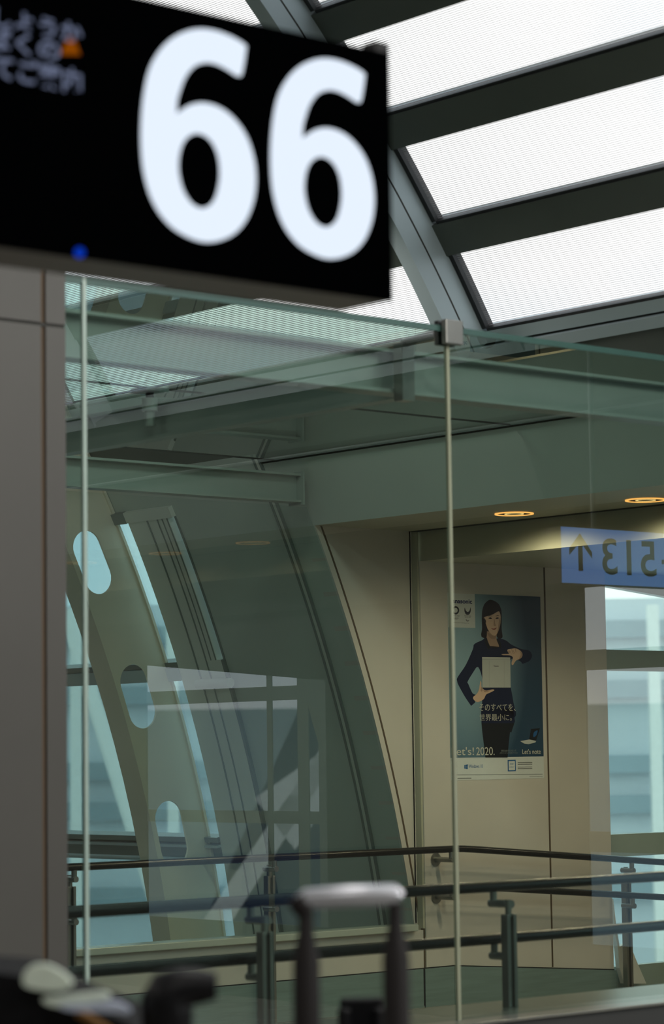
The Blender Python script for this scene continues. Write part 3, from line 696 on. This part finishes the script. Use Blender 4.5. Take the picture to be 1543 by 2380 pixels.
# white corner box with the maker's name and two emblems
wq = lambda x, y, l=1: pq(1000+x*.18795, 1370+y*.18795, l)
cA, cB = wq(556, 477), wq(556, 60)
MB().add([(px0, cA.y, cA.z), (cA.x, cA.y, cA.z), (cA.x, cA.y, pz1), (px0, cA.y, pz1)], [(0, 1, 2, 3)]).build('logo_box', pm['white'], t)
ptext('Panasonic', 'maker_name', navyp, 240, 517, 168, 112, l=3, f=a4, bold=.03)
def annulus(cx, cy, rx, ry, ri, m, l, name, a0=0, a1=360, n=30):
    mb = MB(); vs = []; fs = []
    for i in range(n+1):
        a = radians(a0+(a1-a0)*i/n)
        vs += [wq(cx+rx*cos(a), cy+ry*sin(a), l), wq(cx+rx*ri*cos(a), cy+ry*ri*sin(a), l)]
    for i in range(n): fs.append((2*i, 2*i+1, 2*i+3, 2*i+2))
    return mb.add(vs, fs).build(name, m, t)
annulus(312, 258, 45, 52, .58, ink, 3, 'ring_emblem')
shape('crescent_emblem', [(425,225),(440,262),(462,278),(484,262),(497,222),(500,265),(484,305),(462,315),(438,305),(422,268)], ink, 3)
ptext('TOKYO 2020', 'emblem_text', ink, 268, 360, 332, 318, l=3, f=a4); ptext('TOKYO 2020', 'emblem_text', ink, 420, 505, 334, 320, l=3, f=a4); ptext('PARALYMPIC GAMES', 'emblem_text', ink, 428, 497, 348, 340, l=3, f=a4)
for k in range(5): annulus(292+k*12, 355+(k % 2)*8, 10, 9, .75, ink, 3, 'small_ring', n=14)
shape('small_swoosh', [(445,365),(450,385),(480,384),(470,392),(450,392),(440,378)], ink, 3)
ptext('Worldwide Olympic Partner / Worldwide Paralympic Partner', 'small_print', ink, 270, 480, 417, 405, l=3, f=a4)
# bottom band
ptext('Windows 10', 'software_name', blue, 476, 648, 985, 942, l=2, f=b4)
for q in ([(420,950),(438,945),(438,968),(420,968)], [(441,944),(463,938),(463,968),(441,968)], [(420,971),(438,971),(438,994),(420,990)], [(441,971),(463,971),(463,1000),(441,995)]): shape('window_emblem', q, blue, 2, f=b4, smooth=False)
shape('chip_badge', [(955,885),(1055,882),(1057,1024),(958,1026)], blue, 2, f=b4, smooth=False); shape('chip_badge_face', [(968,900),(1045,897),(1047,1010),(970,1012)], pm['white'], 3, f=b4, smooth=False)
ptext('intel', 'chip_text', blue, 985, 1028, 944, 920, l=4, f=b4); ptext('CORE i7', 'chip_text', blue, 978, 1036, 982, 965, l=4, f=b4)
gink = pmat('grey_ink', (.20, .21, .21))
def bar(x0, x1, y0, y1): shape('small_print', [(x0, y0), (x1, y0-4*(x1-x0)/400), (x1, y1-4*(x1-x0)/400), (x0, y1)], gink, 2, f=b4, smooth=False)
for yy in (913, 934, 968, 987): bar(1080, 1260, yy, yy+9)
bar(268, 1388, 1068, 1074); bar(335, 508, 1106, 1118); bar(1225, 1388, 1088, 1093)
ptext('Panasonic', 'laptop_badge', blk, 785, 845, 953, 940, l=8, f=a4, bold=.03)
for q in ([(962,760),(978,752),(984,775),(975,792),(965,785)], [(1000,738),(1006,738),(1028,790),(1022,794)], [(1046,732),(1052,733),(1062,775),(1056,778)], [(1108,760),(1140,800),(1120,848),(1095,862),(1118,805)]): shape('finger_shadow', q, skin2, 9)
for q in ([(655,1245),(690,1255),(742,1250),(690,1272),(668,1268)], [(632,1205),(648,1228),(640,1262),(622,1250)]): shape('finger_shadow', q, skin2, 9)
shape('lapel', [(690,588),(742,716),(720,740),(690,690),(668,640)], blk, 4, smooth=False); shape('lapel', [(822,608),(852,712),(872,735),(876,680),(850,622)], blk, 4, smooth=False)
shape('cheek_shadow', [(850,380),(866,350),(868,420),(850,490),(826,548),(836,480)], skin2, 4)
shape('neck_shadow', [(700,525),(765,568),(812,570),(800,610),(740,600)], pmat('skin_dark', (.34, .22, .16)), 2.5)

# ------------------------------------------------------------------ luggage in the foreground
def dpt(x, y, d): q = ray(x, y)*d; q.z += H; return q
def suitcase(name, base, yaw, w_, d_, h_, shell, label, cat='suitcase'):
    t = thing(name, base, label, cat)
    R_ = Matrix.Rotation(yaw, 4, 'Z')
    def put(v): return Vector(base) + (R_ @ Vector(v))
    def bx(a, b, n, m, bev=.0):
        mb = MB().box(a, b); mb.v = [tuple(put(v)) for v in mb.v]; return mb.build(n, m, t, bevel=bev)
    bx((-w_/2, -d_/2, .05), (w_/2, d_/2, h_), 'shell', shell, .035)
    for sx in (-1, 1):
        for sy in (-1, 1):
            c = put((sx*(w_/2-.05), sy*(d_/2-.04), .025)); ax = R_ @ Vector((.012, 0, 0))
            MB().tube([c-ax, c+ax], .025, 16).build('wheel', M['black'], t)
    return t, put
# trolley with the silver telescopic handle
d0 = 4.6
hl, hr = dpt(710, 2090, d0), dpt(918, 2080, d0)
mid = (hl+hr)/2; vx = Vector((hr.x-hl.x, hr.y-hl.y, 0)); yaw1 = atan2(vx.y, vx.x)
t, put = suitcase('suitcase', (mid.x, mid.y, 0), yaw1, .38, .24, .62, M['blackcloth'], 'black trolley suitcase with raised silver telescopic handle')
vx.normalize(); hw = (hr-hl).length/2
MB().tube([hl - vx*.012 + Vector((0, 0, -.006)), hl, mid+Vector((0, 0, .002)), hr, hr + vx*.008 + Vector((0, 0, -.006))], [.013, .0185, .019, .0185, .013], 20).build('grip', M['alu'], t)
for e in (hl, hr):
    b = Vector((e.x, e.y, .60)); top = Vector((e.x, e.y, e.z-.012))
    MB().tube([b, Vector((e.x, e.y, e.z-.11)), Vector((e.x, e.y, e.z-.06)), top], [.025, .0245, .014, .013], 16).build('telescopic_leg', M['burg'], t)
MB().tube([hl-vx*.016+Vector((0, 0, .004)), hl+Vector((0, 0, -.02))], .021, 16).build('grip_end', M['burg'], t)
# second suitcase further back, between the legs of the handle
d1 = 5.6
bl, br = dpt(800, 2322, d1), dpt(878, 2318, d1); md = (bl+br)/2
t, put = suitcase('suitcase', (md.x, md.y, 0), yaw1, .42, .25, md.z-.13, M['navy'], 'navy suitcase with a black upright handle, behind the silver handle')
v2 = Vector((br.x-bl.x, br.y-bl.y, 0)).normalized()
m = MB(); pp = []
for e in (bl, br): m.box((e.x-.012, e.y-.012, md.z-.14), (e.x+.012, e.y+.012, md.z-.02))
m.prism([Vector((bl.x, bl.y, md.z-.12))-v2*.01, Vector((br.x, br.y, md.z-.12))+v2*.01, Vector((br.x, br.y, md.z))+v2*.01, Vector((bl.x, bl.y, md.z))-v2*.01], Vector((-v2.y, v2.x, 0))*.03)
m.build('handle', M['black'], t, bevel=.006)
# black trolley with a hooked grip
d2 = 4.3
c0 = dpt(395, 2330, d2)
t, put = suitcase('suitcase', (c0.x, c0.y, 0), yaw1-.1, .36, .24, .66, M['blackcloth'], 'black trolley suitcase with a thick hooked grip')
hk = [dpt(x, y, d2) for x, y in ((390, 2400), (388, 2360), (388, 2330), (398, 2306), (425, 2294), (466, 2293), (504, 2292))]
hk = [Vector((c0.x, c0.y, .64))] + hk
MB().tube(hk, [.040, .042, .044, .045, .042, .033, .030, .022], 22).build('grip', M['black'], t)
MB().tube([dpt(425, 2276, d2), dpt(455, 2277, d2), dpt(478, 2280, d2)], [.010, .013, .009], 14).build('grip_pad', pmat('grip_pad', (.03, .05, .06)), t)
# black holdall at the left with pale cloths on top
d3 = 4.3
zt = dpt(0, 2265, d3)
t = thing('holdall', (zt.x+.02, zt.y, .60), 'black holdall at the lower left with an orange strap', 'bag')
prof = [(-260, 2300), (-140, 2262), (0, 2262), (70, 2278), (150, 2318), (215, 2345), (270, 2368), (330, 2400), (330, 2700), (-260, 2700)]
prof = catmull(prof, (7, 8, 9), 5)
dv = Vector((CF.x, CF.y, 0)).normalized()*.34
MB().prism([dpt(x, y, d3) for x, y in prof], dv).build('body', M['blackcloth'], t, bevel=.02)
st = [dpt(x, y, d3-.012) for x, y in ((180, 2352), (205, 2366), (235, 2385), (270, 2410))]
MB().tube(st, .008, 10).build('strap', M['tan'], t)
# a trolley below the bag carries it
tt, put = suitcase('suitcase', (zt.x-.16, zt.y+.30, 0), yaw1, .42, .28, .58, M['blackcloth'], 'black suitcase underneath the holdall at the lower left')
def cloth(name, pts, m, label, d, th=.022):
    o = MB().prism([dpt(x, y, d) for x, y in catmull(pts, (), 6)], Vector((CF.x, CF.y, 0)).normalized()*th).build(name, m, bevel=.012)
    return tag(o, label, 'cloth', 'cloths on the holdall')
cloth('cloth', [(55, 2290), (62, 2252), (100, 2242), (140, 2258), (168, 2285), (150, 2300), (110, 2304)], M['cloth'], 'pale green folded cloth on top of the holdall', d3-.03)
cloth('cloth', [(98, 2322), (130, 2318), (200, 2310), (245, 2308), (252, 2322), (215, 2330), (160, 2342), (112, 2336)], M['cloth'], 'narrow pale green cloth fold across the holdall', d3-.04)
cloth('cloth', [(138, 2338), (200, 2334), (260, 2328), (296, 2342), (300, 2354), (250, 2352), (165, 2350)], M['cloth2'], 'pale blue cloth fold lowest on the holdall', d3-.05)

# white tapered fabric hanging by the ramp window
ff = [(1425, 2090), (1432, 2150), (1440, 2200), (1462, 2190), (1480, 2235), (1502, 2286), (1450, 2286), (1440, 2250), (1436, 2206), (1428, 2160)]
o = MB().prism([P(x, y, 'y', 10.36) for x, y in ff], (0, .03, 0)).build('rolled_sheet', M['white'])
tag(o, 'white rolled sheet leaning by the ramp window behind the rail post', 'sheet')

# ------------------------------------------------------------------ outdoors
o = MB().box((9.9, -60, -5.2), (160, 160, -5.0)).build('apron', M['asphalt']); tag(o, kind='structure'); o.name = 'floor_apron'
ub = Vector((.655, -.756, 0)); uc = Vector((.756, .655, 0))
t = thing('hangar', (45, -32, -5), 'grey hangar wall outdoors, seen only mirrored in the partition glass', 'building')
mb = MB().box((-30, 0, -5), (40, 8, 2.6)); mb.v = [tuple(Vector((7, 6, 0)) + ub*60 + uc*v[0] + ub*v[1] + Vector((0, 0, v[2]))) for v in mb.v]; mb.build('wall', M['bband'], t)
t = thing('aircraft_tail', (31, -24, -5), 'dark blue aircraft tail fin with white markings, mirrored in the glass', 'aircraft')
fo = Vector((6.2, 4, 0)) + ub*34
fin = lambda pts, o_=0: [fo + uc*x + ub*o_ + Vector((0, 0, z)) for x, z in pts]
MB().prism(fin([(-1.6, -3.5), (2.6, -3.5), (2.2, 2.6), (1.2, 2.6)]), ub*.35).build('fin', pmat('fin', (.03, .05, .12)), t)
MB().flat(fin([(.2, .6), (1.4, 1.4), (1.6, .7), (.9, -.3)], -.02)).build('marking', M['bwhite'], t)
MB().flat(fin([(-1.0, -1.9), (1.9, 2.2), (2.05, 1.9), (-.6, -2.1)], -.02)).build('marking', M['bwhite'], t)
MB().tube(fin([(-6, -4.2), (0, -3.9), (6, -4.3)]), [1.0, 1.1, 1.2], 24).build('fuselage', M['bwhite'], t)
t = thing('terminal_building', (38, 44, -5), 'pale blue and white terminal wing outside the glazed wall', 'building')
ux = Vector((cos(YAW), -sin(YAW), 0)); un = Vector((sin(YAW), cos(YAW), 0)); bo = un*52
def slab(l0, l1, z0, z1, n0, n1):
    mb = MB().box((l0, n0, z0), (l1, n1, z1)); mb.v = [tuple(bo + ux*v[0] + un*v[1] + Vector((0, 0, v[2]))) for v in mb.v]; return mb
slab(-40, 40, -5, 4.4, 0, 12).build('wall', M['bwall'], t)
mb = MB()
for z in (-3.6, -1.6, .1, .9, 2.4, 3.6):
    q = slab(-40, 40, z, z+.35, -.3, 0); mb.add(q.v, q.f)
mb.build('band', M['bband'], t)
for l in [-9+1.9*i for i in range(11)]:
    q = slab(l, l+.22, -5, 4.2, -1.2, -.9); q.build('column', M['bwhite'], t)
for l in (-7.5, -5.4, -3.0):
    a = bo + ux*l - un*2 + Vector((0, 0, -3)); b = bo + ux*(l-2.2) - un*2 + Vector((0, 0, 4.2))
    MB().tube([a, b], .16, 10).build('brace', M['bwhite'], t)
